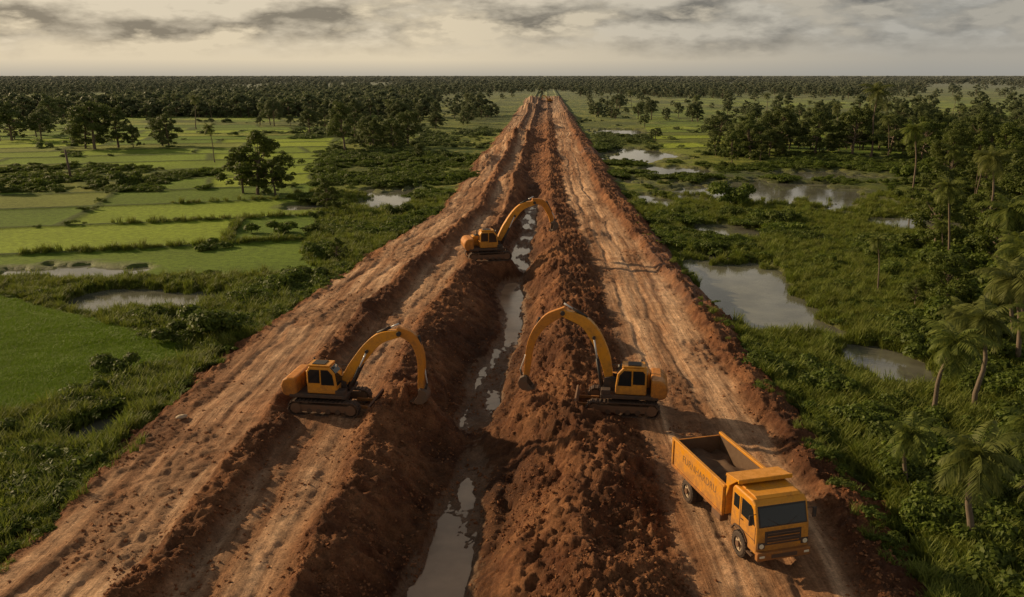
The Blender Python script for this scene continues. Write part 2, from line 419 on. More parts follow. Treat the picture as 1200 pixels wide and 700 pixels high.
def scatter(name, meshes, pts, rotz, scl, tilt=0):
    n = len(pts)
    me = bpy.data.meshes.new(name); me.vertices.add(n); me.vertices.foreach_set('co', pts.astype(np.float32).ravel())
    rot = np.stack([rng.normal(size=n)*tilt, rng.normal(size=n)*tilt, rotz], 1)
    if scl.ndim == 1: scl = np.stack([scl*(.85+.3*rng.random(n)), scl*(.85+.3*rng.random(n)), scl*(.85+.3*rng.random(n))], 1)
    for nm, arr in (('irot', rot), ('iscl', scl)):
        a = me.attributes.new(nm, 'FLOAT_VECTOR', 'POINT'); a.data.foreach_set('vector', arr.astype(np.float32).ravel())
    a = me.attributes.new('iidx', 'INT', 'POINT'); a.data.foreach_set('value', rng.integers(0, len(meshes), n).astype(np.int32))
    ob = bpy.data.objects.new(name, me); COL.objects.link(ob)
    pc = bpy.data.collections.new(name+'_variants')
    for i, q in enumerate(meshes):
        pc.objects.link(bpy.data.objects.new(f'{name}_variant_{i}', q))
    g = bpy.data.node_groups.new(name+'_gn', 'GeometryNodeTree')
    g.interface.new_socket('Geometry', in_out='INPUT', socket_type='NodeSocketGeometry')
    g.interface.new_socket('Geometry', in_out='OUTPUT', socket_type='NodeSocketGeometry')
    gi = g.nodes.new('NodeGroupInput'); go = g.nodes.new('NodeGroupOutput')
    ip = g.nodes.new('GeometryNodeInstanceOnPoints'); ci = g.nodes.new('GeometryNodeCollectionInfo')
    ci.inputs['Collection'].default_value = pc; ci.inputs['Separate Children'].default_value = True; ci.inputs['Reset Children'].default_value = True
    def na(nm, ty):
        q = g.nodes.new('GeometryNodeInputNamedAttribute'); q.data_type = ty; q.inputs[0].default_value = nm
        return [o for o in q.outputs if o.enabled and o.name == 'Attribute'][0]
    g.links.new(gi.outputs[0], ip.inputs['Points']); g.links.new(ci.outputs[0], ip.inputs['Instance'])
    ip.inputs['Pick Instance'].default_value = True
    g.links.new(na('iidx', 'INT'), ip.inputs['Instance Index'])
    g.links.new(na('irot', 'FLOAT_VECTOR'), ip.inputs['Rotation']); g.links.new(na('iscl', 'FLOAT_VECTOR'), ip.inputs['Scale'])
    g.links.new(ip.outputs[0], go.inputs[0])
    md = ob.modifiers.new('scatter', 'NODES'); md.node_group = g
    return ob

treesM = [tree_mesh('tropical_tree_a', 11000, 10, 3.8, .20), tree_mesh('tropical_tree_b', 9500, 10, 3.0, .19), tree_mesh('tropical_tree_c', 12000, 10, 4.6, .21, nl=16),
          tree_mesh('tropical_tree_d', 11000, 10, 4.4, .21, nl=15, hz0=.16)]
palmsM = [palm_mesh('palm_a', 4.6, 2.0, 22, .5), palm_mesh('palm_b', 5.4, 2.2, 24, .9), palm_mesh('palm_tall', 11, 2.8, 26, 1.2)]
bushM = [bush_mesh('bush_a', 2600, 1., .085), bush_mesh('bush_b', 3000, 1.1, .08, 1., 10), bush_mesh('bush_c', 2200, .9, .09, .7, 8)]
coverM = [bush_mesh('cover_a', 900, .9, .065, .45, 9, el=2.6), bush_mesh('cover_b', 900, 1., .07, .4, 10, el=2.6), bush_mesh('cover_c', 800, .8, .06, .6, 8, el=2.6)]
farM = [tree_mesh('far_tree_a', 900, 10, 3.6, .62, 8, .25), tree_mesh('far_tree_b', 900, 10, 3.0, .6, 8, .3), tree_mesh('far_tree_c', 1000, 10, 4.4, .65, 9, .2)]
tuftM = [tuft_mesh('tuft_a'), tuft_mesh('tuft_b', 55, .5, .4, .024, spread=.9), tuft_mesh('tuft_c', 40, .35, .75, .026)]
riceM = [tuft_mesh('rice_a', 60, .5, .36, .022, M_rice, .45), tuft_mesh('rice_b', 60, .5, .42, .022, M_rice, .6)]

def fan(n, k0, k1, y0, y1):
    yy = y0*(y1/y0)**rng.random(n); xx = yy*(k0+(k1-k0)*rng.random(n))
    return xx, yy
def clear_front(X, Y, h):
    """keep tall plants from standing right on the near shore of the pools"""
    return (pond_d(X, Y+h*.6) > 1.15) & (pond_d(X, Y+h*1.6) > 1.1)

X, Y = fan(190000, -.95, .95, 24, 150)
z, dirt, tr, trench, pd, fm, bund, br, far, wd = terrain(X, Y)
n2 = fbm(X*.35, Y*.35, 3, 101)
keep = (dirt < .5) & (z > POND_Z-.04) & ((fm < .5) | (bund > .5)) & (rng.random(len(X)) < .6+.9*(n2-.3)) & (wd > -60) & (wd < 70)
P3 = np.stack([X, Y, z], 1)[keep]
scatter('grass_tufts', tuftM, P3, rng.random(len(P3))*6.28, .45+.8*rng.random(len(P3)), .1)
ntuft = len(P3)
# stray weeds on the earthwork shoulders
X, Y = fan(26000, -.95, .75, 24, 120)
z, dirt, tr, trench, pd, fm, bund, br, far, wd = terrain(X, Y)
tt = ss(55, 140, Y); ed = np.minimum(np.abs(wd-lerp(-23.6, -15.9, tt)), np.abs(wd-lerp(15.3, 13.4, tt)))
keep = (dirt > .3) & (rng.random(len(X)) < ss(2.6, .3, ed)*ss(.42, .6, fbm(X*.4, Y*.4, 3, 171)))
P3 = np.stack([X, Y, z], 1)[keep]
scatter('weeds', tuftM+[coverM[2]], P3, rng.random(len(P3))*6.28, .3+.5*rng.random(len(P3)), .15)
X, Y = fan(170000, -1.05, -.30, 38, 84)
z, dirt, tr, trench, pd, fm, bund, br, far, wd = terrain(X, Y)
keep = (dirt < .2) & (fm > .5) & inpoly(X, Y, POLY) & (rng.random(len(X)) < .65)
P3 = np.stack([X, Y, z], 1)[keep]
scatter('rice_crop', riceM, P3, rng.random(len(P3))*6.28, .5+.6*fbm(P3[:, 0]*.25, P3[:, 1]*.25, 3, 7), .05)
# leafy ground cover
X, Y = fan(80000, -.95, .95, 24, 330)
z, dirt, tr, trench, pd, fm, bund, br, far, wd = terrain(X, Y)
nn = fbm(X*.09, Y*.09, 3, 111); side = ss(.15, .6, X/Y)
keep = (dirt < .3) & (pd > 1.0) & (z > POND_Z) & ((fm < .5) | ((bund > .6) & (rng.random(len(X)) < .15))) & (rng.random(len(X)) < ss(.40, .62, nn+.10*side)*.85+.05)
keep &= clear_front(X, Y, 1.5)
P3 = np.stack([X, Y, z-.05], 1)[keep]; sc = (.35+.8*rng.random(len(P3))**1.5)*(1+.8*ss(.5, .7, nn[keep]))*(1+P3[:, 1]/350)
scatter('ground_cover', coverM, P3, rng.random(len(P3))*6.28, sc, .12)
# bushes
X, Y = fan(19000, -.95, 1.0, 25, 460)
z, dirt, tr, trench, pd, fm, bund, br, far, wd = terrain(X, Y)
nn = fbm(X*.055, Y*.055, 3, 121); wood = ss(-.02, .16, X/Y-.43+.25*(fbm(X*.03, Y*.03, 3, 5)-.5))
pr = ss(.56, .70, nn)*.5+.75*wood+.22*ss(130, 280, Y)*ss(.46, .62, nn)
keep = (dirt < .05) & (pd > 1.25) & ((fm < .5) | ((bund > .6) & (rng.random(len(X)) < .05))) & (rng.random(len(X)) < pr) & clear_front(X, Y, 4)
P3 = np.stack([X, Y, z-.1], 1)[keep]
sc = (.4+1.5*rng.random(len(P3))**2)*(1+.6*wood[keep]*ss(40, 90, P3[:, 1])+.4*ss(120, 250, P3[:, 1]))
scatter('bush_thicket', bushM, P3, rng.random(len(P3))*6.28, sc, .1)
# mid-distance woods
CL = [(78,260,22,36),(75,430,20,50),(62,215,11,15),(-38,262,11,16),(-62,345,22,14),(-170,285,22,16),(-150,450,50,24),(-18,430,12,40),(150,310,55,40),(110,240,28,26),
      (-105,245,10,10),(-60,500,30,24),(60,560,24,40),(130,420,28,40)]
X, Y = fan(9000, -.95, 1.05, 60, 700)
z, dirt, tr, trench, pd, fm, bund, br, far, wd = terrain(X, Y)
nn = fbm(X*.016, Y*.013, 3, 131)
wood = ss(.02, .16, X/Y-.45+.3*(fbm(X*.03, Y*.03, 3, 5)-.5))*ss(68, 95, Y)
clus = np.zeros(len(X), bool)
for (cx, cy, rx, ry) in CL: clus |= ((X-cx)/rx)**2+((Y-cy)/ry)**2+1.6*(fbm(X*.05, Y*.05, 3, 12)-.5) < 1
pr = wood*.34+ss(.54, .64, nn)*ss(180, 320, Y)*.35+clus*.42+.01
keep = (np.abs(wd) > 20+Y*.015) & (pd > 1.3) & ((fm < .5) | clus) & (rng.random(len(X)) < pr) & clear_front(X, Y, 12)
P3 = np.stack([X, Y, z], 1)[keep]
sc = (.30+.65*rng.random(len(P3))**1.3)*np.where(P3[:, 1] < 120, .8, 1.05)
scatter('woodland', treesM+[treesM[3], palmsM[2]], P3, rng.random(len(P3))*6.28, sc, .04)
nw = len(P3)
# far forest
X, Y = fan(40000, -.80, .80, 420, 7500)
z, dirt, tr, trench, pd, fm, bund, br, far, wd = terrain(X, Y)
nn = fbm(X*.006, Y*.0022, 4, 141)
pr = lerp(ss(.54, .62, nn), ss(.43, .50, nn), ss(650, 1400, Y)); pr = lerp(pr, 1, ss(1700, 3200, Y))
keep = ((np.abs(wd) > 20+Y*.010) | (Y > 860)) & (rng.random(len(X)) < pr+.02)
P3 = np.stack([X, Y, z-.5], 1)[keep]
sc = (.38+.75*rng.random(len(P3))**2)*lerp(1, 1.3, ss(1000, 4000, P3[:, 1]))
sc3 = np.stack([sc*lerp(1.1, 3.0, ss(700, 4000, P3[:, 1]))]*2+[sc*1.0], 1)
scatter('distant_forest', farM, P3, rng.random(len(P3))*6.28, sc3)

def place(name, mesh, x, y, s, rz=None, sx=1.0):
    o = bpy.data.objects.new(name, mesh); COL.objects.link(o)
    o.location = (x, y, hz(x, y)-.05); o.rotation_euler = (0, 0, random.random()*6.28 if rz is None else rz)
    o.scale = (s*sx, s*sx, s); return o
for (xx, yy, hh, k, sx) in [(-43.9,147,10.3,3,1.05),(-47.0,149,7.5,2,1.0),(-40.5,146,6,3,1.1),(-116,240,13.5,0,1.1),(-112,246,11,3,1.1),(-120,243,10,3,1.1),(-157,272,11.5,2,1),(-150,276,9,0,1),(-180,339,12,3,1),(-96,351,11,0,.8),
        (-100,360,9,1,1),(-44.8,232,13,1,.8),(-38,236,8,3,1),(-33,240,8.5,3,1),(-41,250,9,0,1),(-70,300,9,2,1),(70,225,12,2,1),(78,222,11,3,1),(64,232,10,3,1),(86,218,12,2,1),(95,200,10,3,1),
        (62,125,8,3,1),(70,118,9,3,1),(76,130,10,1,1),(58,104,7,3,1),(60,92,6,3,1.1),(48,74,4.6,3,1.2)]:
    place('tropical_tree', treesM[k], xx, yy, hh/10, None, sx)
for (xx, yy, hh, k) in [(25.2,47.9,5.8,1),(28.5,49,6.4,1),(19.8,33.2,5.4,0),(19.4,38.5,3.8,0),(35.7,57,7.2,1),(38,62,6.4,1),(33.5,52,5.6,0),(24,36.5,4.8,0),(56.8,100.6,11,2),
        (89.5,215,17,2),(-70.5,204,8.5,2),(50,83,8,1),(44,72,6.8,1),(47,90,9,2),(66,140,12,2),(30,44,5.4,1),(22.5,33,3.8,0),(-120,330,12,2),(41,66,7.5,1),(31,55,5.2,1)]:
    base = [4.6+1, 5.4+1, 12][k]
    place('palm_tree', palmsM[k], xx, yy, hh/base*1.05)
for (xx, yy, s, k) in [(-72,159,3.0,1),(-30.4,109,2.6,0),(-17.0,128,2.2,1),(-15.5,131,1.8,0),(-24.4,64.5,2.6,1),(-26.5,63.5,2.2,0),(-22.2,66.5,2.2,2),(-19.4,83,2.4,0),(-21.5,80,2,1),
        (-26.5,52,1.6,2),(-25.2,41.5,1.5,0),(35,136,3.6,1),(-36,100,2.0,2),(-22,95,1.9,1),(-28,122,1.6,0),(27,98,1.6,0),(18,60,1.3,2),(21,52,1.5,1),(17.5,45,1.1,0),(22,41,1.5,1),(27,42,1.9,0),(26,39,1.6,2),
        (34,48,2.2,1),(31,60,2.2,0),(36,66,2.6,1),(29,51,1.7,2),(39,56,2.6,0),(-27.5,56,1.5,1),(-29,45,1.7,0)]:
    place('bush', bushM[k], xx, yy, s)

# dirt clods
def clod_mesh(name):
    bm = bmesh.new(); bmesh.ops.create_icosphere(bm, subdivisions=2, radius=1)
    sd = rng.random(3)*9
    for v in bm.verts:
        n = v.co.normalized(); f = .75+.35*math.sin(n.x*3.1+sd[0])*math.cos(n.y*2.7+sd[1])+.2*math.sin(n.z*5+sd[2])+.1*random.random()
        v.co = n*f; v.co.z *= .7
    me = bpy.data.meshes.new(name); bm.to_mesh(me); me.materials.append(M_clod); return me
m, nt, b = newmat('clod'); oi = nt.nodes.new('ShaderNodeObjectInfo')
cc = mixc(nt, oi.outputs['Random'], (.18,.073,.034), (.38,.19,.095)); cc = mixc(nt, ramp_n(nt, noise_n(nt, pos_n(nt), 14, 6), .35, .65), cc, (.15,.06,.028))
nt.links.new(cc, b.inputs['Base Color']); b.inputs['Roughness'].default_value = .95; b.inputs['Specular IOR Level'].default_value = .1
M_clod = m
clods = [clod_mesh(f'clod_{i}') for i in range(4)]
X, Y = fan(150000, -.85, .6, 22, 130)
z, dirt, tr, trench, pd, fm, bund, br, far, wd = terrain(X, Y)
nn = fbm(X*.5, Y*.5, 3, 151)
keep = (dirt > .6) & (rng.random(len(X)) < (1-tr)*.8*ss(.3, .6, nn)+.02) & (z > TR_Z+.05)
P3 = np.stack([X, Y, z], 1)[keep]
sc = .018+.085*rng.random(len(P3))**3.5+.0002*P3[:, 1]
scatter('soil_clods', clods, P3, rng.random(len(P3))*6.28, sc, .5)

# ------------------------------------------------------------ machine helpers
def paint_mat(name, c, rough=.42, dirtc=(.23,.12,.06), amt=.55, hi=2.2):
    m, nt, b = newmat(name)
    P = pos_n(nt)
    n = noise_n(nt, P, 2.3, 8, .7); n2 = noise_n(nt, P, 14, 4, .7)
    sp = nt.nodes.new('ShaderNodeSeparateXYZ'); nt.links.new(P, sp.inputs[0])
    lo = ramp_n(nt, sp.outputs[2], 1.2, 1.2+hi, .24, -.04)
    f = math_n(nt, 'MULTIPLY', ramp_n(nt, math_n(nt, 'ADD', math_n(nt, 'ADD', math_n(nt, 'MULTIPLY', n, .75), math_n(nt, 'MULTIPLY', n2, .25)), lo), .42, .68), amt)
    nt.links.new(mixc(nt, f, c, dirtc), b.inputs['Base Color'])
    nt.links.new(ramp_n(nt, f, 0, .6, rough, .9), b.inputs['Roughness'])
    return m
M_y = paint_mat('yellow_paint', (.66,.275,.014), rough=.36, dirtc=(.24,.11,.04), amt=.75)
M_y2 = paint_mat('orange_paint', (.55,.20,.012), rough=.4, dirtc=(.19,.085,.035), amt=.8)
M_k = paint_mat('black_steel', (.02,.02,.022), .6, (.13,.07,.04), .7)
M_gr = paint_mat('grey_steel', (.10,.075,.055), .55, (.17,.085,.045), .9)
M_chrome = paint_mat('chrome_rod', (.6,.6,.6), .2, amt=.2)
M_wh = paint_mat('white_paint', (.62,.52,.38), .5, amt=.5)
M_liner = paint_mat('bed_liner', (.13,.075,.04), .8, (.08,.04,.02), .8)
M_txt = paint_mat('lettering_paint', (.20,.10,.03), .6, amt=.8)
m, nt, b = newmat('dark_glass'); b.inputs['Base Color'].default_value = (.018,.02,.022,1); b.inputs['Roughness'].default_value = .08; M_gl = m
m, nt, b = newmat('lamp_glass'); b.inputs['Base Color'].default_value = (.7,.65,.5,1); b.inputs['Roughness'].default_value = .2; M_lamp = m
m, nt, b = newmat('rubber'); nt.links.new(mixc(nt, noise_n(nt, pos_n(nt), 5), (.02,.019,.018), (.10,.06,.04)), b.inputs['Base Color']); b.inputs['Roughness'].default_value = .85; M_rub = m

def finish(name, bm, mat, parent, bevel=.03, smooth=False):
    bmesh.ops.recalc_face_normals(bm, faces=bm.faces)
    me = bpy.data.meshes.new(name); bm.to_mesh(me); bm.free(); me.materials.append(mat)
    o = bpy.data.objects.new(name, me); COL.objects.link(o); o.parent = parent
    if bevel:
        md = o.modifiers.new('bev', 'BEVEL'); md.width = bevel; md.segments = 3; md.limit_method = 'ANGLE'; md.angle_limit = R(35)
    if smooth:
        me.polygons.foreach_set('use_smooth', np.ones(len(me.polygons), bool))
    return o
def box(name, c, s, mat, parent, bevel=.03, rot=None):
    bm = bmesh.new(); M = Matrix.Translation(c)
    if rot: M = M @ Matrix.Rotation(rot[1], 4, rot[0])
    bmesh.ops.create_cube(bm, size=1, matrix=M @ Matrix.Diagonal((*s, 1)))
    return finish(name, bm, mat, parent, bevel)
def prism(name, pts, y0, y1, mat, parent, bevel=.03, top_in=0):
    bm = bmesh.new()
    a = [bm.verts.new((p[0], y0, p[1])) for p in pts]; c = [bm.verts.new((p[0], y1, p[1])) for p in pts]
    bm.faces.new(a); bm.faces.new(c[::-1])
    for i in range(len(pts)): bm.faces.new((a[i], a[i-1], c[i-1], c[i]))
    return finish(name, bm, mat, parent, bevel)
def cyl(name, p0, p1, r, mat, parent, k=20, r2=None, bevel=0):
    p0 = Vector(p0); p1 = Vector(p1); d = p1-p0
    bm = bmesh.new(); M = Matrix.Translation((p0+p1)/2) @ d.to_track_quat('Z', 'Y').to_matrix().to_4x4()
    bmesh.ops.create_cone(bm, cap_ends=True, segments=k, radius1=r, radius2=r if r2 is None else r2, depth=d.length, matrix=M)
    o = finish(name, bm, mat, parent, bevel)
    for p in o.data.polygons:
        if len(p.vertices) == 4: p.use_smooth = True
    return o
def catmull(P, n=7):
    P = [np.array(p, float) for p in P]; P = [2*P[0]-P[1]]+P+[2*P[-1]-P[-2]]; out = []
    for i in range(1, len(P)-2):
        for j in range(n):
            t = j/n
            out.append(.5*((2*P[i])+(-P[i-1]+P[i+1])*t+(2*P[i-1]-5*P[i]+4*P[i+1]-P[i+2])*t*t+(-P[i-1]+3*P[i]-3*P[i+1]+P[i+2])*t**3))
    out.append(P[-2]); return out
def arm(name, P, th, wd, mat, parent):
    q = catmull(P); n = len(q); up = []; dn = []
    for i in range(n):
        d = q[min(i+1, n-1)]-q[max(i-1, 0)]; d /= np.linalg.norm(d); nn = np.array([-d[1], d[0]])
        t = np.interp(i/(n-1), np.linspace(0, 1, len(th)), th)/2
        up.append(q[i]+nn*t); dn.append(q[i]-nn*t)
    bm = bmesh.new(); rows = []
    for i in range(n):
        rows.append([bm.verts.new((up[i][0], -wd/2, up[i][1])), bm.verts.new((up[i][0], wd/2, up[i][1])),
                     bm.verts.new((dn[i][0], wd/2, dn[i][1])), bm.verts.new((dn[i][0], -wd/2, dn[i][1]))])
    for i in range(n-1):
        for j in range(4): bm.faces.new((rows[i][j], rows[i][(j+1) % 4], rows[i+1][(j+1) % 4], rows[i+1][j]))
    bm.faces.new(rows[0]); bm.faces.new(rows[-1][::-1])
    return finish(name, bm, mat, parent, .035)
def empty(name, loc, rz, s=1.):
    e = bpy.data.objects.new(name, None); COL.objects.link(e); e.location = loc; e.rotation_euler = (0, 0, rz); e.scale = (s, s, s); e.empty_display_size = .3
    return e

def track_belt(name, yc, L, r, w, parent, zc):
    bm = bmesh.new(); half = L/2-r; per = 2*(2*half)+2*math.pi*r; n = 38
    for i in range(n):
        s = per*i/n
        if s < 2*half: p = (-half+s, r); a = 0
        elif s < 2*half+math.pi*r: t = (s-2*half)/r; p = (half+r*math.sin(t), r*math.cos(t)); a = t
        elif s < 4*half+math.pi*r: p = (half-(s-2*half-math.pi*r), -r); a = math.pi
        else: t = (s-4*half-math.pi*r)/r; p = (-half-r*math.sin(t), -r*math.cos(t)); a = math.pi+t
        M = Matrix.Translation((p[0], yc, zc+p[1])) @ Matrix.Rotation(a, 4, 'Y')
        bmesh.ops.create_cube(bm, size=1, matrix=M @ Matrix.Diagonal((per/n*.93, w, .05, 1)))
        bmesh.ops.create_cube(bm, size=1, matrix=M @ Matrix.Translation((0, 0, .05)) @ Matrix.Diagonal((.03, w, .06, 1)))
    finish(name, bm, M_k, parent, 0)
def excavator(loc, rz, s, boomP, stickP, caby=-.62, cabx=-.75, bucket_rot=0., blade=True):
    e = empty('excavator', loc, rz, s)
    for sg, nm in ((-1, 'right'), (1, 'left')):
        yc = sg*1.12
        track_belt(nm+'_track', yc, 4.1, .42, .56, e, .45)
        box(nm+'_track_frame', (0, yc, .45), (3.2, .34, .42), M_gr, e, .05)
        for k in range(6): cyl(f'{nm}_roller_{k}', (-1.4+.56*k, yc-.2, .30), (-1.4+.56*k, yc+.2, .30), .15, M_k, e, 14)
        for k, xx in enumerate((-1.63, 1.63)): cyl(f'{nm}_sprocket_{k}', (xx, yc-.24, .45), (xx, yc+.24, .45), .30, M_gr, e, 18)
        if blade: box(f'blade_arm_{nm}', (2.05, sg*.6, .42), (1.3, .14, .16), M_y2, e, .02)
    if blade:
        prism('levelling_blade', [(2.62,.02),(2.82,.10),(2.72,.42),(2.80,.80),(2.70,.84),(2.58,.42)], -1.45, 1.45, M_gr, e, .01)
    box('undercarriage', (0, 0, .62), (1.9, 1.7, .4), M_k, e, .06)
    cyl('slew_ring', (0, 0, .8), (0, 0, 1.06), .75, M_k, e, 28)
    box('deck', (-.35, 0, 1.18), (3.3, 2.5, .22), M_k, e, .04)
    prism('counterweight', [(-2.25,1.1),(-2.45,1.3),(-2.5,1.75),(-2.35,2.1),(-2.1,2.22),(-1.55,2.24),(-1.55,1.1)], -1.25, 1.25, M_y2, e, .14)
    oy = -caby
    prism('engine_cover', [(-1.53,1.3),(-1.53,2.15),(-1.35,2.28),(.1,2.28),(.35,2.05),(.35,1.3)], min(oy*.18, oy*1.95), max(oy*.18, oy*1.95), M_y, e, .07)
    box('engine_grille', (-.7, oy*.95, 2.30), (1.1, .7, .08), M_k, e, .02)
    for k in range(5): box(f'grille_slat_{k}', (-1.1+.2*k, oy*1.96, 1.85), (.09, .03, .5), M_k, e, .005)
    cyl('exhaust', (-1.0, oy*.6, 2.25), (-1.0, oy*.6, 2.95), .06, M_k, e, 12)
    box('side_tank', (.75, oy*1.45, 1.55), (.75, .85, .55), M_y, e, .06)
    box('front_deck_box', (1.0, caby*1.5, 1.42), (.55, .55, .28), M_k, e, .04)
    cx = cabx+.65; yl, yh = caby-.52, caby+.52
    prism('cab_shell', [(cx-.85,1.3),(cx-.85,2.62),(cx-.7,2.92),(cx+.5,2.92),(cx+.82,2.55),(cx+.92,1.75),(cx+.92,1.3)], yl, yh, M_y, e, .09)
    yo = yl-.012 if caby < 0 else yh+.012; yi = yh+.012 if caby < 0 else yl-.012
    for nm, yy in (('outer', yo), ('inner', yi)):
        prism(f'{nm}_front_window', [(cx+.02,1.85),(cx+.02,2.75),(cx+.44,2.75),(cx+.70,2.45),(cx+.78,1.85)], yy-.012, yy+.012, M_gl, e, .005)
        prism(f'{nm}_rear_window', [(cx-.74,1.95),(cx-.74,2.6),(cx-.62,2.75),(cx-.07,2.75),(cx-.07,1.95)], yy-.012, yy+.012, M_gl, e, .005)
    prism('windscreen', [(cx+.55,2.84),(cx+.60,2.87),(cx+.865,2.54),(cx+.94,1.8),(cx+.90,1.8),(cx+.83,2.53)], yl+.1, yh-.1, M_gl, e, .004)
    box('rear_glass', (cx-.86, caby, 2.25), (.03, .8, .55), M_gl, e, .004)
    box('cab_roof', (cx-.1, caby, 2.97), (1.3, 1.02, .08), M_y, e, .035)
    box('roof_hatch', (cx-.15, caby, 3.03), (.75, .7, .05), M_k, e, .015)
    box('handrail_a', (.35, oy*1.85, 2.3), (.9, .035, .035), M_k, e, 0)
    w = .46
    for yy in (-.32, .32): prism('boom_bracket', [(.2,1.2),(.25,2.0),(boomP[0][0]-.1, boomP[0][1]+.35),(boomP[0][0]+.3, boomP[0][1]+.25),(boomP[0][0]+.35, boomP[0][1]-.2),(1.25,1.2)], yy-.05, yy+.05, M_k, e, .02)
    arm('boom', boomP, [.42,.62,.70,.60,.42], w, M_y, e)
    arm('stick', stickP, [.46,.60,.50,.42,.34], w*.78, M_y2, e)
    bp0 = Vector((boomP[0][0], 0, boomP[0][1])); pk = Vector((boomP[-1][0], 0, boomP[-1][1])); se = Vector((stickP[-1][0], 0, stickP[-1][1]))
    cyl('boom_pivot', (bp0.x, -.42, bp0.z), (bp0.x, .42, bp0.z), .13, M_k, e)
    cyl('stick_pivot', (pk.x, -.36, pk.z), (pk.x, .36, pk.z), .13, M_k, e)
    bmid = Vector((boomP[1][0]*.45+boomP[2][0]*.55, 0, boomP[1][1]*.45+boomP[2][1]*.55))
    for yy in (-.36, .36):
        a0 = Vector((1.25, yy, 1.32)); a1 = Vector((bmid.x, yy, bmid.z)); mid = a0.lerp(a1, .6)
        cyl('boom_cylinder', a0, mid, .085, M_k, e, 14); cyl('boom_rod', mid, a1, .05, M_chrome, e, 12)
        cyl('boom_pin', (bmid.x, yy-.07, bmid.z), (bmid.x, yy+.07, bmid.z), .1, M_k, e, 12)
    b2 = Vector((boomP[2][0], 0, boomP[2][1]+.38)); s2 = Vector((stickP[0][0]+.15, 0, stickP[0][1]+.38)); 
    cyl('stick_cylinder', b2, b2.lerp(s2, .62), .09, M_k, e, 14); cyl('stick_rod', b2.lerp(s2, .62), s2, .05, M_chrome, e, 12)
    so = Vector((stickP[1][0]+.35, 0, stickP[1][1]+.18)); so2 = Vector((se.x+.36, 0, se.z+.35))
    cyl('bucket_cylinder', so, so.lerp(so2, .6), .075, M_k, e, 12); cyl('bucket_rod', so.lerp(so2, .6), so2, .04, M_chrome, e, 12)
    cyl('bucket_link', so2, (se.x+.22, 0, se.z-.2), .06, M_k, e, 10)
    ca, sa = math.cos(bucket_rot), math.sin(bucket_rot)
    def bk(p): return (se.x+.78*(p[0]*ca-p[1]*sa), se.z+.78*(p[0]*sa+p[1]*ca))
    outer_ = [(.12,.12),(.42,-.05),(.58,-.38),(.52,-.75),(.22,-1.0),(-.22,-1.05),(-.52,-.92)]
    inner_ = [(-.50,-.86),(-.2,-.96),(.18,-.92),(.44,-.70),(.50,-.38),(.36,-.10),(.10,.04)]
    prism('bucket_shell', [bk(p) for p in outer_+inner_], -.42, .42, M_gr, e, 0)
    for yy in (-.43, .43): prism('bucket_side', [bk(p) for p in outer_+[(-.10,-.35),(-.12,.08)]], yy-.025, yy+.025, M_gr, e, .01)
    for k in range(5):
        yy = -.36+.18*k; a0 = bk((-.48,-.93)); a1 = bk((-.78,-.86))
        cyl(f'bucket_tooth_{k}', (a0[0], yy, a0[1]), (a1[0], yy, a1[1]), .05, M_gr, e, 8, .02)
    cyl('bucket_pin', (se.x, -.4, se.z), (se.x, .4, se.z), .09, M_k, e)
    box('work_lamp', (cx+.75, caby, 2.86), (.08, .16, .12), M_lamp, e, .02)
    return e
excavator((-10.6, 46.8, 1.10), R(-8), 1.0, [(.8,1.55),(1.7,2.9),(3.0,4.35),(4.3,4.8)], [(4.1,4.95),(5.05,4.5),(5.5,3.3),(5.45,1.5)])
excavator((6.5, 46.8, 1.05), R(172), 1.0, [(.8,1.75),(1.25,3.5),(2.2,5.1),(3.6,5.75)], [(3.4,5.9),(4.6,5.2),(5.4,3.9),(5.7,1.8)], caby=.62, cabx=-1.1)
excavator((-2.6, 90, .85), R(12), 1.1, [(.9,1.55),(1.9,3.3),(3.2,4.9),(4.6,5.4)], [(4.4,5.6),(5.5,5.3),(6.2,4.2),(6.4,3.4)], bucket_rot=.5, blade=False)
excavator((26.5, 620, hz(26.5, 620)), R(160), 1.0, [(.8,1.55),(1.7,2.9),(3.0,4.35),(4.3,4.8)], [(4.1,4.95),(5.05,4.5),(5.5,3.3),(5.45,1.9)], blade=False)

# ------------------------------------------------------------ dump truck
def wheel(name, x, y, sgn, parent, r=.52, w=.30):
    bm = bmesh.new(); k = 28
    prof = [(.30,-w/2),(r*.86,-w/2),(r*.97,-w/2+.04),(r,-w/2+.09),(r,w/2-.09),(r*.97,w/2-.04),(r*.86,w/2),(.30,w/2)]
    rings = [[bm.verts.new((x+p[0]*math.cos(i*math.tau/k), y+p[1], r+p[0]*math.sin(i*math.tau/k))) for i in range(k)] for p in prof]
    for a_, b_ in zip(rings, rings[1:]):
        for i in range(k): bm.faces.new((a_[i], a_[(i+1) % k], b_[(i+1) % k], b_[i]))
    for i in range(k):
        t = i*math.tau/k; M = Matrix.Translation((x+r*math.cos(t), y, r+r*math.sin(t))) @ Matrix.Rotation(-t, 4, 'Y')
        bmesh.ops.create_cube(bm, size=1, matrix=M @ Matrix.Diagonal((.04, w*.8, .05, 1)))
    finish(name+'_tyre', bm, M_rub, parent, 0)
    yo = y+sgn*(w/2-.05)
    cyl(name+'_rim', (x, y-sgn*w/2, r), (x, yo, r), .31, M_wh, parent, 24)
    cyl(name+'_hub', (x, yo, r), (x, yo+sgn*.09, r), .12, M_gr, parent, 14)
    for i in range(6):
        t = i*math.tau/6; cyl(name+f'_hole_{i}', (x+.21*math.cos(t), yo-.01, r+.21*math.sin(t)), (x+.21*math.cos(t), yo+sgn*.008, r+.21*math.sin(t)), .045, M_k, parent, 10)
TX, TY = 9.8, 34.0
T = empty('dump_truck', (TX, TY, hz(TX, TY)+.02), math.atan2(-4.8, 1.25), 1.04)
